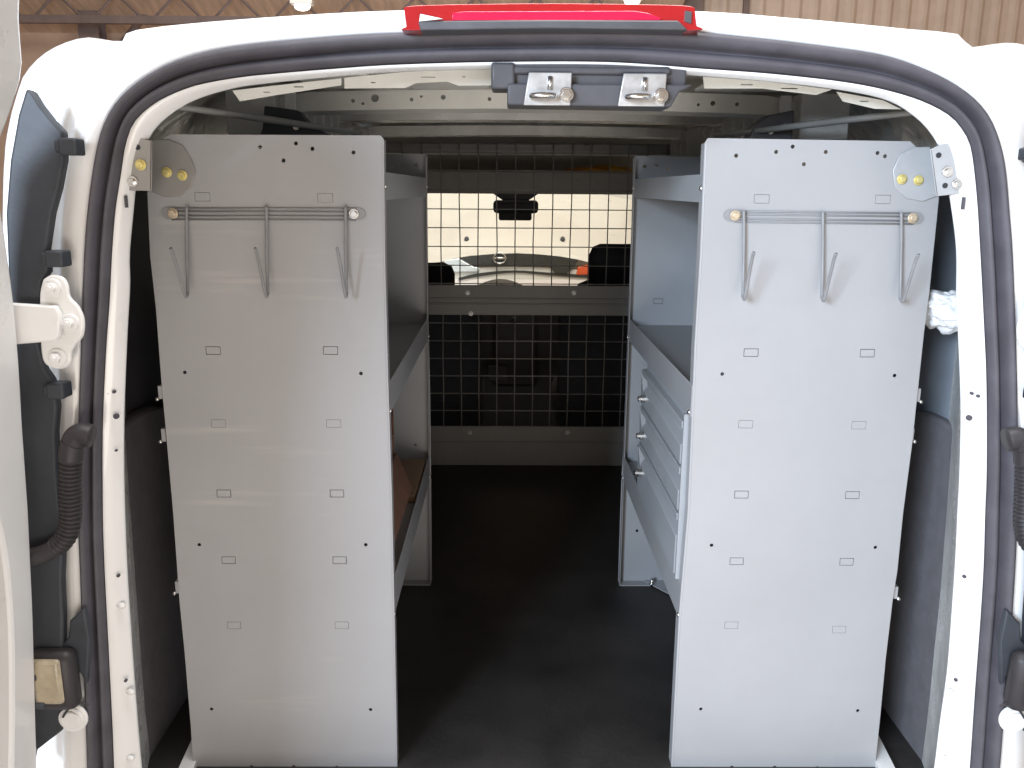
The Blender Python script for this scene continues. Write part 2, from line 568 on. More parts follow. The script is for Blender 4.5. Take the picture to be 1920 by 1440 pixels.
# inner skin of the load bay
def section(hw, top, rad, Y, bot=ZF - .02):
    pts = [(CX - hw, Y, bot)]
    pts.append((CX - hw, Y, top - rad))
    for k in range(1, 12):
        a = math.pi - k * math.pi / 24
        pts.append((CX - hw + rad + rad * math.cos(a), Y, top - rad + rad * math.sin(a) * 1.0))
    m_ = 14
    for k in range(m_ + 1):
        t = k / m_
        pts.append((CX - hw + rad + (2 * hw - 2 * rad) * t, Y, top + .018 * math.sin(math.pi * t)))
    for k in range(1, 12):
        a = math.pi / 2 - k * math.pi / 24
        pts.append((CX + hw - rad + rad * math.cos(a), Y, top - rad + rad * math.sin(a)))
    pts.append((CX + hw, Y, top - rad))
    pts.append((CX + hw, Y, bot))
    return resample(pts, N)


ZR = CAMZ + .215
f2 = mixr(fi, si, .35, .022)
secA = section(.80, ZR, .20, 1.62)
loft([mixr(fi, si, .03, .004), f2, mixr(f2, secA, .35, 0), mixr(f2, secA, .42, .0), mixr(f2, secA, .75, 0), secA, section(.82, ZR, .2, 2.0), section(.82, ZR - .005, .2, 2.6), section(.80, ZR - .01, .2, YP)], 'load_bay_lining', M['inner'], van)
# floor, with the plywood/rubber mat
B().box(CX - .80, CX + .80, 1.30, YP + .02, ZF - .05, ZF).build('cargo_floor', M['mat'], van)
B().box(CX - .72, CX + .72, 1.24, 1.299, ZF - .08, ZF + .004).build('door_sill', M['white'], van, bevel=.006)
B().box(CX - .78, CX + .78, 1.16, 1.24, ZF - .30, ZF - .06).build('rear_bumper', M['dkgrey'], van, bevel=.02)

# roof bows
def bow(Y, z0, z1, hw, arch, m, name='roof_bow', holes=True):
    n = 28
    out, inn = [], []
    for k in range(n + 1):
        t = k / n
        x_ = CX - hw + 2 * hw * t
        a = arch * (1 - (2 * t - 1) ** 2) - .02 * max(0, abs(2 * t - 1) - .8) / .2
        out.append((x_, z1 + a))
        inn.append((x_, z0 + a))
    hs = []
    if holes:
        for hx, dz, r in ((-.38, .0, .004), (-.36, -.006, .003), (-.335, .004, .008), (-.26, 0, .004), (-.24, .006, .003), (-.195, .004, .005), (-.10, 0, .004), (-.02, .003, .005), (.36, .0, .005), (.33, -.004, .003), (.41, .0, .004)):
            a = arch * (1 - (hx / hw) ** 2)
            hs.append(circ((CX + hx, (z0 + z1) / 2 + a + dz), r, 10))
    o = sheet(name, out + inn[::-1], hs, Y, .0015, m, van)
    bb_ = B()
    for (sx, pts) in ((0, inn), (1, out)):
        for k in range(n):
            a, c = pts[k], pts[k + 1]
            w_ = .10
            bb_.prism([(a[0], Y + .002, a[1]), (c[0], Y + .002, c[1]), (c[0], Y + w_, c[1]), (a[0], Y + w_, a[1])], (0, 0, .0015))
    bb_.build('bow_return', m, o)
    return o


bow(1.84, CAMZ + .145, CAMZ + .182, .60, .014, M['bow'])
bow(2.45, CAMZ + .172, CAMZ + .200, .66, .010, M['inner'], holes=False)
bow(3.02, CAMZ + .165, CAMZ + .195, .66, .010, M['inner'], holes=False)
# header rail in front of the first bow with tabs and slots
for a, c in ((560, 700), (760, 915), (1330, 1500)):
    hd = B()
    p, q = P(a, 150 + (6 if a < 700 else 0), 1.60), P(c, 150, 1.60)
    hd.box(p.x, q.x, 1.52, 1.72, CAMZ + .183, CAMZ + .189)
    hd.build('roof_header', M['bow'], van, bevel=.002)
# pressed header reinforcement right behind the flange, left and right of the latches
for poly, slots in (([(436, 170), (520, 160), (640, 147), (640, 160), (560, 172), (520, 178), (450, 190)], [(560, 163, 18, 2.2), (500, 173, 12, 2)]),
                    ([(646, 146), (760, 135), (925, 126), (925, 160), (860, 161), (838, 153), (780, 156), (760, 165), (646, 166)], [(803, 145, 26, 2.2), (700, 155, 8, 2.5), (870, 144, 6, 3)]),
                    ([(1318, 144), (1440, 153), (1560, 168), (1530, 178), (1460, 170), (1430, 166), (1320, 166)], [(1400, 159, 22, 2.2), (1480, 166, 30, 2.4)]),
                    ([(1568, 172), (1655, 188), (1690, 205), (1640, 204), (1580, 190)], [(1620, 190, 16, 2)])):
    ol = [xz(P(a, c, 1.42)) for a, c in poly]
    hs = []
    for a, c, w_, h_ in slots:
        q0, q1 = P(a - w_ / 2, c - h_ / 2, 1.42), P(a + w_ / 2, c + h_ / 2, 1.42)
        hs.append([(q0.x, q1.z), (q1.x, q1.z), (q1.x, q0.z), (q0.x, q0.z)])
    sheet('header_reinforcement', ol, hs, 1.42, .002, M['bow'], van)
# diagonal stiffeners, coloured grey for the shadow line in the corners, and dark brackets
for s in (-1, 1):
    b = B()
    b.tube([V(CX + s * .64, 1.40, CAMZ + .128), V(CX + s * .50, 1.62, CAMZ + .118), V(CX + s * .36, 1.80, CAMZ + .105)], [.005, .0065, .005], 8)
    b.build('corner_stiffener', M['part'], van, True)
    if s < 0:
        pl = [(495, 198), (556, 206), (578, 232), (620, 256), (600, 275), (480, 275), (492, 240)]
    else:
        pl = [(1490, 206), (1486, 262), (1480, 280), (1400, 280), (1412, 240), (1440, 216)]
    b = B()
    b.prism([P(a, c, 1.72) for a, c in pl], (0, .05, 0))
    o = b.build('seat_belt_anchor_bracket' if False else 'roof_side_bracket', M['black'] if s < 0 else M['dkgrey'], van, bevel=.003)
    b2 = B()
    for (a, c) in (((540, 230), (555, 238)) if s < 0 else ((1472, 238), (1445, 246))):
        b2.hexbolt(P(a, c, 1.719), .004)
    b2.build('bolt', M['chrome'], o)
# pressed ribs in side rail
for s in (-1, 1):
    b = B()
    for k in range(6):
        y_ = 1.80 + k * .09
        b.box(CX + s * .50 - .012, CX + s * .50 + .012, y_, y_ + .012, CAMZ + .09, CAMZ + .185)
    b.box(CX + s * .52 - .02, CX + s * .52 + .02, 1.8, 3.2, CAMZ + .085, CAMZ + .10)
    b.box(CX + s * .58 - .05, CX + s * .58 + .05, 1.8, 3.2, CAMZ + .101, CAMZ + .19)
    b.build('roof_side_rail', M['inner'], van, bevel=.003)

# latch bracket under the header
lb = B()
YL = 1.322
a0, a1 = P(921, 165, YL), P(1308, 118, YL)
lb.box(a0.x, a0.x + .035, YL - .01, YL + .05, P(930, 168, YL).z, P(930, 118, YL).z)
lb.box(a0.x + .03, a1.x - .015, YL, YL + .05, P(1000, 162, YL).z, P(1000, 112, YL).z)
lb.box(a0.x + .005, a1.x - .04, YL - .008, YL + .06, P(1000, 140, YL).z, P(1000, 124, YL).z)
lbo = lb.build('latch_bracket', M['dkgrey'], van, bevel=.004)
lc = B()
p0, p1 = P(951, 198, YL), P(1272, 160, YL)
lc.prism([V(p0.x, YL - .012, p0.z), V(p1.x - .012, YL - .012, p0.z - .002), V(p1.x, YL - .012, p1.z - .01), V(p1.x + .02, YL - .012, p1.z), V(p0.x, YL - .012, p1.z)], (0, .07, 0))
lc.build('latch_cover', M['dkgrey'], lbo, bevel=.003)
for k, (cx, cy) in enumerate(((1028, 167), (1205, 169))):
    c = P(cx, cy, YL - .014)
    pw, ph = .036, .023
    st = B()
    st.prism([V(c.x - pw, c.y, c.z - ph), V(c.x + pw * .9, c.y, c.z - ph), V(c.x + pw * .95, c.y, c.z + ph), V(c.x - pw * .8, c.y, c.z + ph)], (0, -.003, 0))
    sto = st.build('striker_plate', M['striker'], lbo, bevel=.0015)
    pts = []
    for t in range(0, 13):
        a = math.pi * t / 12
        pts.append(V(c.x - .008 - .017 * math.cos(a), c.y - .003 - .022 * math.sin(a) ** .5, c.z - .011))
    B().tube(pts, .0042, 10).build('striker_loop', M['chrome'], sto, True)
    B().cyl((c.x + .026, c.y - .006, c.z - .008), (0, 1, 0), .0105, .006, 20).cyl((c.x + .026, c.y - .012, c.z - .008), (0, 1, 0), .007, .010, 6).build('bolt', M['chrome'], sto, bevel=.0008)
    B().cyl((c.x + .002, c.y - .004, c.z + .008), (0, 0, 1), .004, .018, 12).build('weld_stud', M['chrome'], sto, True)

# third brake lamp on the roof edge
YK = YB - .045
top = [(757, 14), (800, 9), (1030, 6), (1260, 9), (1303, 14)]
botm = [(1306, 48), (1296, 57), (1030, 50), (775, 57), (762, 50)]
bl = B()
bl.prism([P(a, b_, YK) for a, b_ in smooth_line(top, 5) + smooth_line(botm, 5)], (0, .07, 0))
blo = bl.build('brake_lamp', M['red'], van, bevel=.004)
bl = B()
bl.prism([P(a, b_, YK - .003) for a, b_ in [(848, 24), (870, 21), (1190, 20), (1215, 24), (1240, 34), (1238, 38), (848, 38)]], (0, .004, 0))
bl.build('reflector', M['redhot'], blo, bevel=.001)
bl = B()
bl.prism([P(a, b_, YK - .006) for a, b_ in [(784, 39), (1030, 37), (1272, 38), (1290, 56), (1030, 53), (788, 57)]], (0, .05, 0))
bl.build('lamp_skirt', M['dkgrey'], blo, bevel=.002)
bl = B()
bl.prism([P(a, b_, YK - .008) for a, b_ in [(788, 26), (830, 35), (786, 40)]], (0, .006, 0))
bl.build('lamp_clip', M['white'], blo)
bl = B()
bl.prism([P(a, b_, YK - .004) for a, b_ in [(1285, 20), (1297, 22), (1296, 44), (1284, 40)]], (0, .005, 0))
bl.build('lamp_clip', M['dkgrey'], blo)


def mirx(p, s):
    return p if s < 0 else V(2 * CX - p.x + .012, p.y, p.z)


# pillars: dark plate added in place of the concave bay, clips, hinge, cable boot, small lamp - each side
for s in (-1, 1):
    PT = [(48, 165), (60, 172), (75, 197), (95, 222), (118, 247), (120, 300), (110, 353), (97, 400), (87, 467), (90, 510), (77, 530), (72, 647), (83, 693), (97, 713), (107, 763), (103, 813),
          (105, 880), (113, 960), (117, 1043), (115, 1090), (118, 1160), (117, 1215), (120, 1337), (117, 1370), (63, 1412), (58, 1440), (40, 1440), (30, 1100), (22, 700), (14, 500), (10, 400), (18, 300), (33, 215)]
    b = B()
    b.prism([mirx(P(a, c, YB - .026), s) for a, c in PT], (0, .018, 0))
    tr = b.build('pillar_trim', M['black'], van, bevel=.004)
    for (a, c) in ((130, 275), (105, 485), (107, 732)):
        q = mirx(P(a, c, YB - .03), s)
        B().box(q.x - .012, q.x + .014, q.y - .010, q.y + .02, q.z - .012, q.z + .012).box(q.x - .018, q.x - .004, q.y - .008, q.y + .02, q.z - .009, q.z + .009).build('trim_clip', M['black'], tr, bevel=.003)
    # dark moulded piece running behind the seal low down
    b = B()
    b.prism([mirx(P(a, c, YB - .022), s) for a, c in [(157, 1140), (130, 1165), (128, 1195), (110, 1215), (115, 1260), (150, 1262), (162, 1285), (168, 1200)]], (0, .012, 0))
    b.build('lower_moulding', M['black'], tr, bevel=.003)
    # hinge
    HP = [(80, 524), (97, 515), (116, 520), (126, 535), (130, 557), (146, 575), (156, 600), (154, 630), (140, 648), (133, 662), (132, 680), (118, 691), (98, 691), (82, 680), (76, 655), (74, 600), (74, 550)]
    b = B()
    b.prism([mirx(P(a, c, YB - .040), s) for a, c in smooth_line(HP + HP[:1], 4)[:-1]], (0, .008, 0))
    hg = b.build('door_hinge', M['white'], van, bevel=.003)
    b = B()
    b.prism([mirx(P(a, c, YB - .052), s) for a, c in [(8, 568), (104, 574), (112, 590), (112, 630), (104, 640), (8, 648)]], (0, .011, 0))
    b.build('hinge_arm', M['white'], hg, bevel=.003)
    for (a, c) in ((98, 539), (131, 605), (108, 670)):
        q = mirx(P(a, c, YB - .041), s)
        B().cyl(q, (0, 1, 0), .0135, .005, 20).cyl(q + V(0, -.006, 0), (0, 1, 0), .008, .009, 6).cyl(q + V(0, -.011, 0), (0, 1, 0), .004, .004, 12).build('bolt', M['white'], hg, bevel=.001)
    # corrugated cable boot
    path = smooth_line([(172, 818), (150, 815), (136, 835), (132, 880), (132, 935), (132, 975), (122, 1008), (95, 1032), (60, 1045), (30, 1050)], 16)
    pts = [mirx(P(a, c, YB - .045), s) for a, c in path]
    pts = resample(pts, 170)
    rad = []
    for i in range(170):
        t = i / 170
        base = .018 if t < .22 else .0145
        rib = .0022 * (1 if (i // 2) % 2 else -1) if .22 < t < .75 else 0
        rad.append(base + rib)
    B().tube(pts, rad, 14).build('cable_boot', M['boot'], van, True)
    # small pillar lamp
    q = mirx(P(98, 1280, YB - .045), s)
    lamp_o = B().box(q.x - .040, q.x + .036, q.y - .006, q.y + .03, q.z - .053, q.z + .053).build('pillar_lamp', M['boot'], van, bevel=.014)
    q2 = mirx(P(90, 1278, YB - .052), s)
    B().box(q2.x - .023, q2.x + .023, q2.y - .006, q2.y + .006, q2.z - .040, q2.z + .040).build('lens', M['lens'], lamp_o, bevel=.008)
    B().box(q2.x - .030, q2.x - .014, q2.y - .010, q2.y - .005, q2.z + .006, q2.z + .016).build('lens_clip', M['black'], lamp_o, bevel=.002)
    B().box(q2.x - .026, q2.x - .006, q2.y - .010, q2.y - .005, q2.z - .044, q2.z - .034).build('lens_clip', M['black'], lamp_o, bevel=.002)
    # pale grommets under the lamp
    q = mirx(P(136, 1345, YB - .02), s)
    b = B()
    for k, r_ in enumerate((.026, .021, .016)):
        b.cyl(q + V(0, -.004 * k, 0), (0, 1, 0), r_, .005, 24)
    b.build('grommet', M['white'], van, bevel=.0015)
    b = B()
    b.tube([mirx(P(a, c, YB - .035), s) for a, c in smooth_line([(166, 1322), (145, 1316), (128, 1330), (118, 1345)], 5)], .002, 6)
    b.build('wire', M['boot'], van, True)

# open rear doors: hinge line outboard of the opening, swung out towards the camera
def lean(o, xsign):
    """the door edge follows the bowed side of the body"""
    me = o.data
    tab = [P(a, c, 1.235 if c > 130 else 1.12) for a, c in ((62, 1640), (61, 1440), (53, 1150), (44, 960), (33, 800), (27, 680), (15, 480), (10, 300), (16, 130), (38, 50), (66, 0), (100, -50))]
    bm = bmesh.new()
    bm.from_mesh(me)
    for k in range(24):
        zc = .35 + k * .068
        bmesh.ops.bisect_plane(bm, geom=bm.verts[:] + bm.edges[:] + bm.faces[:], plane_co=(0, 0, zc), plane_no=(0, 0, 1))
    bm.to_mesh(me)
    bm.free()
    for v in me.vertices:
        z_ = v.co.z
        if z_ <= tab[0].z: x_ = tab[0].x
        elif z_ >= tab[-1].z: x_ = tab[-1].x
        else:
            for p, q in zip(tab[:-1], tab[1:]):
                if p.z <= z_ <= q.z:
                    x_ = p.x + (q.x - p.x) * (z_ - p.z) / (q.z - p.z)
                    break
        v.co.x += -xsign * (x_ - XDL)
    # finer cuts let the sheet follow the curve


XDL = P(47, 960, 1.235).x
for s in (-1, 1):
    xd = XDL - .02 if s < 0 else 2 * CX - XDL + .02
    out_s = smooth_line([(1.235, .30), (1.235, .8), (1.235, 1.2), (1.233, 1.40), (1.225, 1.52), (1.20, 1.64), (1.16, 1.75), (1.08, 1.86), (.96, 1.92), (.75, 1.93), (.52, 1.92), (.42, 1.85), (.40, 1.6), (.40, .30)], 5)
    door = sheet('rear_door', out_s, [], xd + s * .012, .012, M['white'], van, axis='X', bevel=.003)
    hole_ = smooth_line([(1.10, .40), (1.165, .70), (1.185, 1.0), (1.165, 1.18), (1.10, 1.26), (.5, 1.27), (.48, .40), (.6, .36), (1.0, .36), (1.10, .40)], 5)[:-1]
    rim = sheet('inner_frame', out_s, [hole_], xd - s * .010, .020, M['white'], door, axis='X', bevel=.006)
    b = B()
    b.box(xd - s * .0035 - .001, xd - s * .0035 + .001, .5, 1.19, .42, 1.26)
    cav = b.build('inner_cavity_panel', M['black'], door)
    for d_ in (door, rim, cav):
        lean(d_, s)

# plastic/felt side trims seen beside the shelves
for s in (-1, 1):
    b = B()
    xs = CX + s * .795
    prof_pts = [(1.44, ZF - .02), (1.42, .95), (1.43, 1.19), (1.47, 1.215), (1.58, 1.225), (1.70, 1.205), (1.86, 1.10), (1.97, .95), (2.0, ZF - .02)]
    b.prism([V(xs, y_, z_) for y_, z_ in smooth_line(prof_pts[1:-1], 5) + [prof_pts[-1], prof_pts[0]]], (-s * .035, 0, 0))
    b.build('side_trim', M['felt'], van, bevel=.012)
    b = B()
    b.box(xs - s * .014, xs + s * .004, 1.46, 2.2, 1.00, 1.715)
    b.build('quarter_panel_lining', M['dkgrey'] if s < 0 else M['quarter'], van, bevel=.01)  # lit right side put into the colour: lighter and bluer than the left
    b = B()
    px_ = [(312, 1490), (342, 1490), (374, 1412), (366, 1372)] if s < 0 else [(1704, 1490), (1672, 1490), (1634, 1412), (1644, 1372)]
    b.prism([Pz(*t, ZF + .012) for t in px_], (0, 0, -.0115))
    b.build('lower_brace', M['white'], van)
# cab floor, dash, side skins
B().box(CX - .80, CX + .80, YP + .021, 5.0, ZF - .35, ZF - .30).build('cab_floor', M['mat'], van)
for s in (-1, 1):
    xs = CX + s * .80
    b = B()
    b.box(xs, xs + s * .03, YP + .01, 5.1, .3, 1.12).box(xs, xs + s * .03, YP + .01, 3.6, 1.121, CAMZ + .2)
    b.prism([V(xs, 4.35, 1.86), V(xs, 4.28, 1.86), V(xs, 4.95, 1.121), V(xs, 5.1, 1.121)], (s * .03, 0, 0))
    b.build('cab_side', M['dash'], van)
    B().box(xs + s * .01, xs + s * .014, 3.6, 4.9, 1.121, 1.85).build('side_window', M['glass'], van)
B().box(CX - .80, CX + .80, YP, 4.45, CAMZ + .20, CAMZ + .25).build('cab_roof', M['headliner'], van)
b = B()
b.box(CX - .80, CX + .80, YP + .05, YP + .14, CAMZ + .125, CAMZ + .165)
b.build('roof_cross_beam', M['part'], van, bevel=.008)
# overhead shelf with front board
osf = B()
osf.box(CX - .78, CX + .78, 4.06, 4.40, CAMZ - .018, CAMZ + .0)
osf.box(CX - .78, CX + .78, 4.05, 4.07, CAMZ - .022, CAMZ + .072)
osf.box(CX - .78, CX + .78, 4.40, 4.43, CAMZ - .03, CAMZ + .199)
osf.build('overhead_shelf', M['headliner'], van, bevel=.006)
# windscreen
wsb, wst = (4.98, CAMZ - .52), (4.42, CAMZ + .16)
b = B()
b.prism([V(CX - .76, wst[0], wst[1]), V(CX + .76, wst[0], wst[1]), V(CX + .80, wsb[0], wsb[1]), V(CX - .80, wsb[0], wsb[1])], (0, .004, 0))
b.build('windscreen', M['glass'], van)
b = B()
b.box(CX - .8, CX + .8, 4.5, 5.06, .35, CAMZ - .62)
d_o = b.build('dashboard', M['dash'], van, bevel=.03)
b = B()
pts = [(CX - .75, -.60)]
for k in range(21):
    t = k / 20
    pts.append((CX - .30 + .42 * t, -.585 + .085 * math.sin(math.pi * t)))
pts += [(CX + .75, -.60)]
b.prism([V(x_, 4.52, CAMZ + z_) for x_, z_ in pts + [(CX + .75, -.70), (CX - .75, -.70)]], (0, .3, 0))
b.build('instrument_hood', M['dash'], d_o, bevel=.01)
B().box(CX - .13, CX + .11, 4.40, 4.52, .62, 1.03).build('centre_console', M['dash'], d_o, bevel=.02)
B().cyl((CX - .02, 4.39, .98), (0, 1, 0), .018, .02, 20).build('start_button', M['dkgrey'], d_o, True)
q = P(933, 700, 4.38)
B().box(q.x - .05, q.x + .05, 4.37, 4.399, q.z - .04, q.z + .04).build('console_tray', M['dkgrey'], d_o, bevel=.004)
# steering wheel
sw = []
for k in range(33):
    a = 2 * math.pi * k / 32
    sw.append(V(CX - .40 + .18 * math.cos(a), 4.28 - .05 * math.sin(a), 1.0 + .17 * math.sin(a)))
B().tube(sw, .014, 8, cap=False).cyl((CX - .40, 4.31, 1.0), (0, 1, .3), .05, .05, 16).tube([sw[0], sw[16]], .012, 6).build('steering_wheel', M['black'], d_o, True)
# mirror and sensor box
m0 = P(967, 388, 4.45)
mr_ = B().box(m0.x - .115, m0.x + .115, 4.42, 4.46, m0.z - .032, m0.z + .034).build('rear_view_mirror', M['black'], van, bevel=.018)
q = P(966, 403, 4.47)
B().box(q.x - .085, q.x + .085, 4.46, 4.50, q.z - .028, q.z + .03).build('mirror_camera_box', M['black'], mr_, bevel=.01)
q = P(967, 366, 4.44)
B().prism([V(q.x - .15, 4.46, q.z + .03), V(q.x + .15, 4.46, q.z + .03), V(q.x + .06, 4.46, q.z - .03), V(q.x - .06, 4.46, q.z - .03)], (0, .03, 0)).build('mirror_mount', M['black'], mr_, bevel=.004)
# seats
for s, px0, py0 in ((-1, 803, 492), (1, 1150, 457)):
    xs = CX + s * .40
    st_ = thing('cab_seat', (xs, 3.75, ZF - .05), ('dark cab seat behind the partition on the left, its headrest low in the mesh' if s < 0 else 'dark cab seat behind the partition on the right, its headrest tall in the mesh'), 'seat', 'cab seats')
    B().box(xs - .24, xs + .24, 3.55, 4.08, ZF + .05, ZF + .22).build('seat_cushion', M['fabric'], st_, bevel=.05)
    B().box(xs - .24, xs + .24, 3.50, 3.62, ZF + .20, CAMZ - .45).build('backrest', M['fabric'], st_, bevel=.05)
    top_ = P(px0, py0, 3.62).z
    hx = (P(1105, 490, 3.6).x + .14) if s > 0 else (P(848, 510, 3.6).x - .13)
    B().box(hx - .14, hx + .14, 3.56, 3.66, top_ - .22, top_).build('headrest', M['fabric'], st_, bevel=.045)
    B().box(hx - .20, hx + .20, 3.54, 3.64, top_ - .46, top_ - .15).build('shoulder_bolster', M['fabric'], st_, bevel=.06)
    for dx in (-.05, .05):
        B().cyl((hx + dx, 3.6, top_ - .22), (0, 0, 1), .006, .08, 8).build('headrest_post', M['chrome'], st_, True)
# things lying on the overhead shelf
og = B()
bmesh.ops.create_icosphere(og.bm, subdivisions=4, radius=1)
pa, pb = P(1045, 318, 4.12), P(1190, 318, 4.12)
for v in og.bm.verts:
    n_ = math.sin(v.co.x * 9 + v.co.y * 4) * .14 + math.sin(v.co.x * 21 + v.co.z * 13) * .06
    tcol = (v.co.x + 1) / 2
    v.co = V((pa.x + pb.x) / 2 + v.co.x * (pb.x - pa.x) / 2, 4.16 + v.co.y * .07, CAMZ + .078 + v.co.z * (.010 + .024 * tcol) * (1 + n_ * 2.5))
tag(og.build('safety_vest', M['orange'], None, True), 'folded orange and yellow safety vest lying in the shelf above the windscreen', 'vest')

# ---------------------------------------------------------------- partition
pt = thing('bulkhead_partition', (CX, YP, ZF), 'grey partition with wire mesh windows closing the front of the load bay', 'partition')
xl, xr = CX - .70, CX + .70
zt0, zb0 = P(990, 535, YP).z, P(990, 591, YP).z
zb1 = P(990, 799, YP).z
ztop = P(990, 283, YP).z
b = B()
b.box(xl, xr, YP - .006, YP + .004, zb0, zt0)
b.box(xl, xr, YP - .010, YP - .0062, zt0 - .055, zt0 - .048).box(xl, xr, YP - .010, YP - .0062, zt0 - .075, zt0 - .068)
b.build('middle_rail', M['part'], pt, bevel=.002)
b = B()
b.box(xl, xr, YP - .006, YP + .004, ZF, zb1)
b.box(xl, xr, YP - .011, YP - .0062, zb1 - .07, zb1 - .062)
b.build('kick_panel', M['part'], pt, bevel=.002)
b = B()
b.box(xl - .05, xl, YP - .01, YP + .01, ZF, ztop).box(xr, xr + .05, YP - .01, YP + .01, ZF, ztop)
b.build('side_frame', M['part'], pt)
cell = .0705
def mesh_panel(z0, z1, zoff):
    b = B()
    x_ = P(862 if z0 > 1.2 else 863, 450, YP).x
    xs_ = [x_ + cell * k for k in range(-12, 13) if xl < x_ + cell * k < xr]
    for q in xs_:
        j = random.uniform(-.0015, .0015)
        j2 = random.uniform(-.004, .004)
        zz = [z0 + (z1 - z0) * t for t in (0, .3, .6, 1)]
        b.tube([(q + j, YP, zz[0]), (q + j2 * .5, YP, zz[1]), (q - j2 * .4, YP, zz[2]), (q - j, YP, zz[3])], .0022, 6)
    z_ = zoff
    while z_ > z0:
        if z_ < z1: b.tube([(xl, YP - .004, z_), (xr, YP - .004, z_ + random.uniform(-.002, .002))], .0022, 6)
        z_ -= cell
    return b.build('wire_mesh', M['mesh'], pt, True)
zx = P(990, 428, YP).z
mesh_panel(zt0, ztop + .03, zx + cell * 5)
mesh_panel(zb1, zb0, P(990, 606, YP).z)
for (a, c) in ((877, 549), (1076, 549), (883, 588), (881, 811), (1064, 811)):
    B().hexbolt(P(a, c, YP - .0065), .0065).build('bolt', M['striker'], pt, bevel=.001)

# ---------------------------------------------------------------- shelving units
PANEL = {
    -1: dict(inner=[(720, 262), (722, 480), (728, 713), (735, 935), (740, 1160), (745, 1440), (745.5, 1466)], top=[(714, 254), (322, 252), (300, 262)],
             outer=[(281, 300), (277, 363), (282, 480), (293, 580), (303, 713), (315, 847), (325, 960), (337, 1127), (347, 1227), (358, 1360), (363, 1440), (365, 1466)],
             holes=[(488, 276), (555, 269), (586, 279), (663, 286), (532, 301), (347, 698), (677, 700), (374, 1021), (686, 1021), (397, 1329), (695, 1330), (472, 1437), (551, 1437), (632, 1438)],
             knock=[(400, 657), (410, 794), (420, 925), (429, 1050), (439, 1172), (620, 657), (626, 794), (632, 925), (637, 1050), (641, 1172), (610, 371), (380, 369)]),
    1: dict(inner=[(1321, 268), (1312, 480), (1302, 647), (1294, 847), (1289, 960), (1273, 1150), (1267, 1260), (1258, 1440), (1256.5, 1466)], top=[(1327, 259), (1706, 265), (1722, 280)],
            outer=[(1765, 310), (1760, 370), (1750, 467), (1742, 547), (1732, 623), (1717, 763), (1710, 830), (1693, 960), (1682, 1070), (1673, 1127), (1660, 1237), (1650, 1343), (1640, 1440), (1637, 1466)],
            holes=[(1380, 292), (1455, 285), (1486, 275), (1507, 308), (1548, 285), (1645, 287), (1659, 293), (1699, 306), (1354, 701), (1677, 704), (1334, 1022), (1641, 1026), (1314, 1329), (1608, 1332), (1372, 1438), (1452, 1438), (1532, 1439)],
            knock=[(1408, 661), (1398, 795), (1390, 927), (1381, 1052), (1371, 1172), (1626, 662), (1610, 797), (1598, 928), (1587, 1053), (1573, 1180), (1428, 373), (1655, 374)])}
HOOKS = {-1: dict(x=(350, 500, 648), y0=386, y1=548, bar=(322, 668), ys=(391, 397, 405, 412), ye=(391, 398, 406, 413), scr=((325, 400), (664, 401)), tip=470),
         1: dict(x=(1395, 1543, 1690), y0=394, y1=553, bar=(1376, 1712), ys=(396, 402, 410, 416), ye=(400, 406, 414, 420), scr=((1378, 404), (1710, 409)), tip=478)}

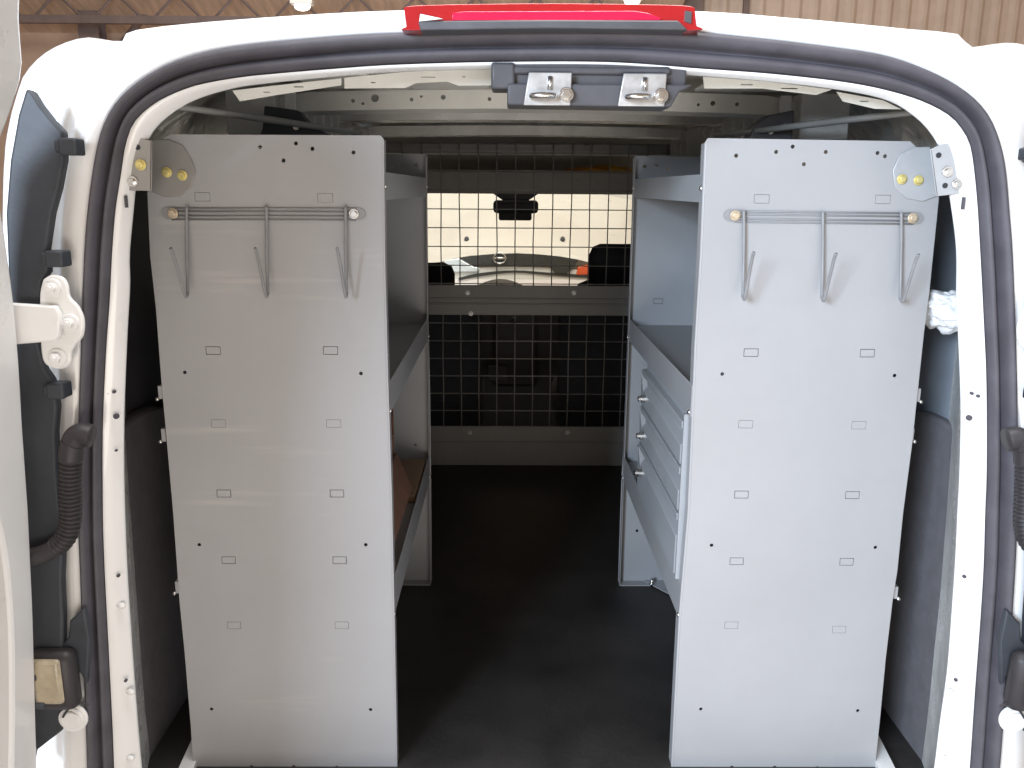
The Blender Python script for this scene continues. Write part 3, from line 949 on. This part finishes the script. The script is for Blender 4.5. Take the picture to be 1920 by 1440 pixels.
for s in (-1, 1):
    D = PANEL[s]
    inner = [P(a, c, YN) for a, c in D['inner']]
    # straighten the inner edge
    xi_top, xi_bot = inner[0].x, inner[-1].x
    outer = [P(a, c, YN) for a, c in D['outer']]
    zb = inner[-1].z
    su = thing('shelving_unit', (inner[3].x + s * .2, YN, ZF),
               ('warm grey steel shelving unit left of the aisle, holding a brown box' if s < 0 else 'pale grey steel shelving unit right of the aisle, holding a drawer cabinet'), 'shelving unit', 'van shelving units')
    outl = [xz(p) for p in inner[::-1]] + [xz(P(a, c, YN)) for a, c in D['top']] + [xz(p) for p in smooth_line([tuple(o) for o in outer], 2) and outer]
    holes = [circ(xz(P(a, c, YN)), .0033 if c < 1400 else .0034) for a, c in D['holes']]
    for i, (a, c) in enumerate(D['knock']):
        cc = xz(P(a, c, YN))
        t_ = .0011 if i in (0, 2, 5, 7, 3, 8) else .0006
        holes.append(rect(cc, .0255, .0145))
        holes.append(rect(cc, .0255 - t_ * 2, .0145 - t_ * 2))
    sheet('end_panel', outl, holes, YN, .002, M['panel_l'] if s < 0 else M['panel_r'], su)
    # folded return flange of near panel
    fl = B()
    for i in range(len(inner) - 1):
        p, q = inner[i], inner[i + 1]
        fl.prism([p + V(s * .001, .002, 0), q + V(s * .001, .002, 0), q + V(s * .001, .028, 0), p + V(s * .001, .028, 0)], (s * .0015, 0, 0))
    fl.tube([p + V(s * .003, .0015, 0) for p in inner], .003, 8)
    fl.build('panel_flange', M['shelf'], su, False)
    # far panel: same outline, stopping at the floor
    o2 = []
    for (a, c) in outl:
        o2.append((a, max(c, ZF + .002)))
    fh = [circ((inner[0].x + s * d, z_), .0042) for d, z_ in ((.05, CAMZ - .44), (.045, CAMZ - .69), (.05, CAMZ - .94), (.03, CAMZ + .055), (.06, CAMZ + .058), (.09, CAMZ + .05), (.04, CAMZ - .56 + .2))]
    for d, z_ in ((.08, CAMZ - .29), (.30, CAMZ - .29), (.30, CAMZ - .15)):
        fh.append(rect((inner[0].x + s * d, z_), .0255, .0145))
        fh.append(rect((inner[0].x + s * d, z_), .0231, .0121))
    sheet('end_panel', o2, fh, YF, .002, M['shelf2'], su)
    fe = B()
    p, q = inner[0], V(inner[-2].x, 0, ZF)
    fe.prism([V(p.x + s * .001, YF - .026, p.z), V(q.x + s * .001, YF - .026, q.z), V(q.x + s * .001, YF - .002, q.z), V(p.x + s * .001, YF - .002, p.z)], (s * .0015, 0, 0))
    fe.box(q.x + s * .003, q.x + s * .35, YF - .03, YF - .003, ZF + .001, ZF + .004)
    fe.build('panel_flange', M['shelf'], su)
    # shelves with front lips
    def xout(z):
        for p, q in zip(outer[:-1], outer[1:]):
            if q.z <= z <= p.z:
                return p.x + (q.x - p.x) * (p.z - z) / (p.z - q.z)
        return outer[0].x
    def xin(z):
        t = (z - inner[-1].z) / (inner[0].z - inner[-1].z)
        return inner[-1].x + (inner[0].x - inner[-1].x) * t
    for k, (z1, z0) in enumerate(((CAMZ + .024, CAMZ - .022), (CAMZ - .335, CAMZ - .392), (CAMZ - .715, CAMZ - .785))):
        xf = xin((z0 + z1) / 2) + s * .0015
        dep = abs(xout(z0 - .03) - xf) - .012
        b = B()
        b.box(xf, xf + s * .0025, YN + .0015, YF - .0015, z0, z1)
        b.box(xf + s * .0026, xf + s * dep, YN + .003, YF - .003, z1 - (.022 if k else .03), z1 - (.019 if k else .027))
        b.box(xf + s * .0026, xf + s * .016, YN + .003, YF - .003, z0, z0 + .002)
        b.box(xf + s * dep, xf + s * (dep + .003), YN + .003, YF - .003, z1 - .02, z1 + .03)
        b.build('shelf', M['shelf'] if k != 0 else M['shelf2'], su, bevel=.0008)
        bz = z0 + .007 if k else (z0 + z1) / 2
        for y_ in (YN + .010, YF - .014):
            B().sphere((xf - s * .001, y_, bz), .0032, .0048, .0048, 12).build('rivet', M['chrome'], su, True)
    # back panel
    b = B()
    xo, xo2 = xout(CAMZ + .03) - s * .012, xout(CAMZ - .80) - s * .010
    b.prism([V(xo, YN + .004, CAMZ + .03), V(xo, YF - .004, CAMZ + .03), V(xo2, YF - .004, CAMZ - .80), V(xo2, YN + .004, CAMZ - .80)], (s * .002, 0, 0))
    b.build('back_panel', M['shelf2'], su)
    # hook rack
    H = HOOKS[s]
    yb_ = YN - .004
    hr = B()
    for ys, ye in zip(H['ys'], H['ye']):
        hr.tube([P(H['bar'][0], ys, yb_), P(H['bar'][1], ye, yb_)], .0013, 6)
    rk = hr.build('hook_rack', M['wire'], su, True)
    for (a, c) in H['scr']:
        q = P(a, c, YN - .002)
        d_ = -1 if a < (H['bar'][0] + H['bar'][1]) / 2 else 1
        tabp = [V(q.x - .009 * d_ + .0, q.y, q.z - .010)] + [V(q.x + d_ * (.008 + .011 * math.sin(t)), q.y, q.z - .010 * math.cos(t)) for t in [math.pi * k / 8 for k in range(9)]] + [V(q.x - .009 * d_, q.y, q.z + .010)]
        B().prism(tabp, (0, -.0015, 0)).build('mounting_tab', M['wire'], rk)
        B().cyl(q + V(0, -.003, 0), (0, 1, 0), .0088, .002, 20).cyl(q + V(0, -.006, 0), (0, 1, 0), .0062, .005, 6).build('screw', M['brass'] if a < 340 or s > 0 else M['chrome'], rk, bevel=.0008)
    for i, xh in enumerate(H['x']):
        dy = (i * 2 if s > 0 else 0)
        pts = [P(xh, H['y0'] + dy, YN - .008), P(xh, H['y0'] + 60, YN - .009)]
        bottom = P(xh - s * 2, H['y1'] + dy, YN - .022)
        tipp = P(xh + ((17, 23, 30) if s > 0 else (-28, -20, -15))[i], H['tip'] + dy, YN - .075)
        # drop, round the bottom, rise to the tip leaning out from the panel
        mid1 = P(xh - s * 1, H['y1'] - 45 + dy, YN - .011)
        line = [tuple(pts[0]), tuple(pts[1]), tuple(mid1), tuple(bottom), tuple(bottom), tuple(bottom + V(0, -.012, -.005)), tuple(bottom.lerp(tipp, .5) + V(0, -.006, 0)), tuple(tipp.lerp(bottom, .1)), tuple(tipp + V(0, -.003, .004))]
        B().tube([Vector(v) for v in smooth_line(line, 6)], .0028, 8).build('hook', M['wire'], rk, True)
    # upper bracket joining the panel to the pillar
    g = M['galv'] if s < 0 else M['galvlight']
    b = B()
    if s < 0:
        outp = [(248, 256), (285, 264), (284, 358), (238, 357), (228, 350), (236, 290)]
        inp = [(285, 262), (318, 262), (342, 272), (358, 298), (367, 322), (358, 352), (338, 368), (310, 370), (285, 360)]
        bl_out, bl_in = ((264, 309), (248, 340)), ((313, 323), (342, 329))
        ho = [(258, 276)]
    else:
        outp = [(1744, 280), (1762, 272), (1792, 265), (1806, 330), (1812, 362), (1756, 368)]
        inp = [(1744, 275), (1757, 368), (1730, 378), (1700, 372), (1678, 352), (1674, 320), (1688, 290), (1715, 276)]
        bl_out, bl_in = ((1777, 322), (1795, 345)), ((1691, 336), (1722, 338))
        ho = [(1760, 291), (1772, 348)]
    YO = YB + .028
    b.prism([P(a, c, YO) for a, c in outp], (0, .003, 0))
    b.prism([P(a, c, YN - .0045) for a, c in inp], (0, .003, 0))
    e0, e1 = (P(285, 264, YO), P(284, 358, YO)) if s < 0 else (P(1744, 280, YO), P(1756, 368, YO))
    f0, f1 = (P(286, 264, YN - .004), P(286, 360, YN - .004)) if s < 0 else (P(1745, 276, YN - .004), P(1757, 368, YN - .004))
    b.prism([e0, f0, f1, e1], (s * .003, 0, 0))
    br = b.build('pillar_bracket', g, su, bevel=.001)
    for q_, Y_ in ([(v, YO - .001) for v in bl_out] + [(v, YN - .006) for v in bl_in]):
        B().hexbolt(P(q_[0], q_[1], Y_), .0058).build('bolt', M['yzinc'] if (s < 0 or Y_ > YO) and not (q_ == (248, 340)) else M['chrome'], br, bevel=.0007)
    for v in ho:
        B().cyl(P(v[0], v[1], YO - .0003), (0, 1, 0), .0042, .0010, 12).build('bolt_hole', M['hole'], br)  # flat dark disc, the shade of an open hole put into its colour
    # small outer catches on the outer edge of the end panel
    for (a, c) in (((302, 735), (308, 815), (334, 1100)) if s < 0 else ((1720, 740), (1708, 815), (1678, 1110))):
        q = P(a, c, YN + .012)
        B().box(q.x - .004, q.x + .004, q.y - .004, q.y + .010, q.z - .012, q.z + .012).build('edge_clip', M['shelf'], su, bevel=.001)
        B().cyl(q + V(s * .006, 0, -.012), (0, 1, 0), .0035, .012, 8).build('edge_bolt', M['chrome'], su, True)
    # foot bolt at the far panel
    fx = P(1220, 1085, YF - .01).x if s > 0 else inner[-1].x - .10
    B().cyl((fx, YF - .03, ZF + .012), (0, 0, 1), .004, .024, 8).cyl((fx, YF - .03, ZF + .010), (0, 0, 1), .008, .006, 6).build('floor_bolt', M['chrome'], su, True)
    if s > 0:
        b = B()
        b.prism([V(fx - .02, YF - .002, ZF + .003), V(fx + .05, YF - .10, ZF + .003), V(fx + .12, YF - .06, ZF + .003), V(fx + .06, YF - .002, ZF + .003)], (0, 0, .003))
        b.build('floor_plate', M['shelf2'], su)

# ---------------------------------------------------------------- drawer cabinet in the right unit
xc = P(1294, 775, YN).x - .003
xcb = P(1275, 1100, YN).x - .003
dz1, dz0 = CAMZ - .395, CAMZ - .715
dy0, dy1 = YN + .03, 1.96
dc = thing('drawer_cabinet', (xc + .2, dy0, dz0), 'pale grey cabinet of three drawers with silver knobs in the right shelving unit', 'cabinet')
tilt = (xc - xcb) / .36
def xd_(z): return xc - (dz1 - z) * tilt * .9
b = B()
b.prism([V(xd_(dz1) + .012, dy0, dz1), V(xd_(dz0) + .012, dy0, dz0), V(xc + .36, dy0, dz0), V(xc + .36, dy0, dz1)], (0, dy1 - dy0, 0))
b.build('cabinet_body', M['shelf2'], dc)
b = B()
b.prism([V(xd_(dz1) - .0002, dy0, dz1), V(xd_(dz0) - .0002, dy0, dz0), V(xd_(dz0) + .0119, dy0, dz0), V(xd_(dz1) + .0119, dy0, dz1)], (0, .008, 0))
b.build('cabinet_frame', M['shelf2'], dc)
n = 3
hts = [dz1 - .012, dz1 - .100, dz1 - .190, dz0 + .002]
for k in range(3):
    za, zb_ = hts[k] - .004, hts[k + 1]
    b = B()
    # drawer front: flat face, finger ledge along the top turning out
    prof2 = [(xd_(za) + .020, za), (xd_(za) - .001, za - .001), (xd_(za) - .001, za - .014), (xd_(za) + .012, za - .018), (xd_(za) + .012, za - .034), (xd_(za) - .001, za - .046), (xd_(zb_) - .001, zb_ + .002), (xd_(zb_) + .020, zb_ + .002)]
    b.prism([V(x_, dy0 + .015, z_) for x_, z_ in prof2], (0, dy1 - dy0 - .018, 0))
    dr = b.build('drawer', M['shelf2'], dc, bevel=.0008)
    kz = za - .058
    kx = xd_(kz) - .001
    B().cyl((kx - .004, dy1 - .065, kz), (1, 0, 0), .009, .012, 16).cyl((kx - .013, dy1 - .065, kz), (1, 0, 0), .0065, .008, 16).build('knob', M['chrome'], dr, bevel=.001)
    b = B()
    b.prism([V(kx + .011, dy1 - .006, za - .012), V(kx + .011, dy1 - .006, za - .050), V(kx + .011, dy1 - .040, za - .050)], (-.012, 0, 0))
    b.build('drawer_gusset', M['shelf'], dr)

# ---------------------------------------------------------------- box and board on the lower left shelf
xs = P(741, 1100, YN).x
bx = thing('cardboard_box', (xs - .17, 1.75, CAMZ - .735), 'open brown cardboard box on the lower left shelf', 'box')
zf_ = CAMZ - .733
b = B()
b.box(xs - .33, xs - .325, 1.5, 1.9, zf_, zf_ + .19).box(xs - .055, xs - .05, 1.5, 1.9, zf_, zf_ + .13)
b.box(xs - .324, xs - .056, 1.5, 1.505, zf_, zf_ + .17).box(xs - .324, xs - .056, 1.895, 1.90, zf_, zf_ + .17)
b.build('box_walls', M['card'], bx)
b = B()
b.prism([V(xs - .324, 1.90, zf_ + .172), V(xs - .056, 1.90, zf_ + .172), V(xs - .07, 2.0, zf_ + .25), V(xs - .31, 2.0, zf_ + .25)], (0, .004, 0))
b.prism([V(xs - .05, 1.5, zf_ + .13), V(xs - .05, 1.9, zf_ + .13), V(xs - .012, 1.86, zf_ + .06), V(xs - .012, 1.54, zf_ + .06)], (-.004, 0, 0))
b.build('box_flap', M['card'], bx)
tag(B().box(xs - .37, xs - .012, 1.92, 2.20, zf_ + .001, zf_ + .018).build('wooden_board', M['wood'], None, bevel=.002), 'loose brown wooden board lying behind the box on the lower left shelf', 'board')

# ---------------------------------------------------------------- crumpled white bag standing in for a sunlit part by the right pillar
bg = B()
bmesh.ops.create_icosphere(bg.bm, subdivisions=5, radius=1)
c = P(1772, 583, 1.50)
from mathutils import noise
for v in bg.bm.verts:
    d = v.co.normalized()
    f = 1 + .30 * noise.noise(d * 2.3 + V(3, 1, 7)) + .16 * abs(noise.noise(d * 5 + V(1, 9, 2))) + .05 * noise.noise(d * 14)
    v.co = c + V(d.x * .050 * f, d.y * .045 * f, d.z * .034 * f - d.x * .010)
tag(bg.build('plastic_bag', M['bag'], None, True), 'crumpled white bag wedged between the right shelving unit and the pillar', 'bag')

# ---------------------------------------------------------------- the vehicle ahead, seen through the windscreen
YV = 7.4
pv = thing('parked_van', (0, YV + 1.5, 0), 'cream white vehicle parked nose to nose ahead, round badge on dark grille', 'vehicle')
zg_top = [(818, 492), (845, 486), (880, 480), (930, 476), (970, 475), (1010, 477), (1050, 481), (1090, 488), (1130, 498)]
def arc(t, Y, pts=zg_top):
    return P(*t, Y)
# bonnet: rises away from the grille line
rows = []
gl = resample([P(a, b_, YV) for a, b_ in smooth_line([(700, 500)] + zg_top + [(1260, 520)], 5)], 60)
for k in range(12):
    t = k / 11
    rows.append([p + V((p.x - 0) * -.03 * t, .01 + 1.54 * t, .62 * t ** .9) for p in gl])
loft([gl] + rows, 'bonnet', M['creampaint'], pv)
b = B()
for a in (875, 1055):
    q = P(a, 449, YV + .27)
    b.sphere((q.x, q.y, q.z), .022, .03, .028, 12)
b.build('washer_nozzle', M['dkgrey'], pv, True)
# grille
grl = [(862, 484), (880, 480), (930, 476), (970, 475), (1010, 477), (1050, 481), (1085, 487), (1076, 502), (1062, 513), (1040, 511), (1030, 499), (960, 498), (890, 498)]
B().prism([P(a, b_, YV - .02) for a, b_ in grl], (0, .06, 0)).build('grille', M['grille'], pv)
q = P(937, 484, YV - .04)
bd = []
for k in range(25):
    a = 2 * math.pi * k / 24
    bd.append(V(q.x + .052 * math.cos(a), q.y, q.z + .045 * math.sin(a)))
B().tube(bd, .008, 8, cap=False).box(q.x - .062, q.x + .062, q.y - .008, q.y + .008, q.z - .009, q.z + .009).build('badge', M['chrome'], pv, True)
# front face and bumper
face = [(700, 498), (815, 512), (850, 505), (890, 502), (960, 500), (1030, 502), (1075, 505), (1110, 511), (1260, 520), (1260, 760), (700, 760)]
B().prism([P(a, b_, YV + .004) for a, b_ in face], (0, .2, 0)).build('bumper', M['creampaint'], pv)
B().prism([P(a, b_, YV - .02) for a, b_ in [(830, 489), (860, 484), (888, 500), (900, 502), (898, 510), (850, 511)]], (0, .06, 0)).build('headlight', M['hlamp'], pv, bevel=.01)
B().prism([P(a, b_, YV - .02) for a, b_ in [(1084, 500), (1100, 497), (1128, 500), (1126, 515), (1080, 516)]], (0, .06, 0)).build('headlight', M['amber'], pv, bevel=.01)
# curved lower intake lines
up_ = smooth_line([(860, 521), (900, 512), (965, 507), (1040, 512), (1110, 516)], 4)
lo_ = smooth_line([(1110, 522), (1040, 517), (965, 511), (900, 518), (860, 526)], 4)
B().prism([P(a, b_, YV - .01) for a, b_ in up_ + lo_], (0, .07, 0)).build('intake_slot', M['grille'], pv)
B().box(-1.2, 1.4, YV + 1.6, YV + 4, .4, 2.2).build('cab_body', M['creampaint'], pv, bevel=.1)
for s in (-1, 1):
    B().cyl((s * .75, YV + .7, .33), (1, 0, 0), .33, .2, 32).build('wheel', M['black'], pv, bevel=.03)
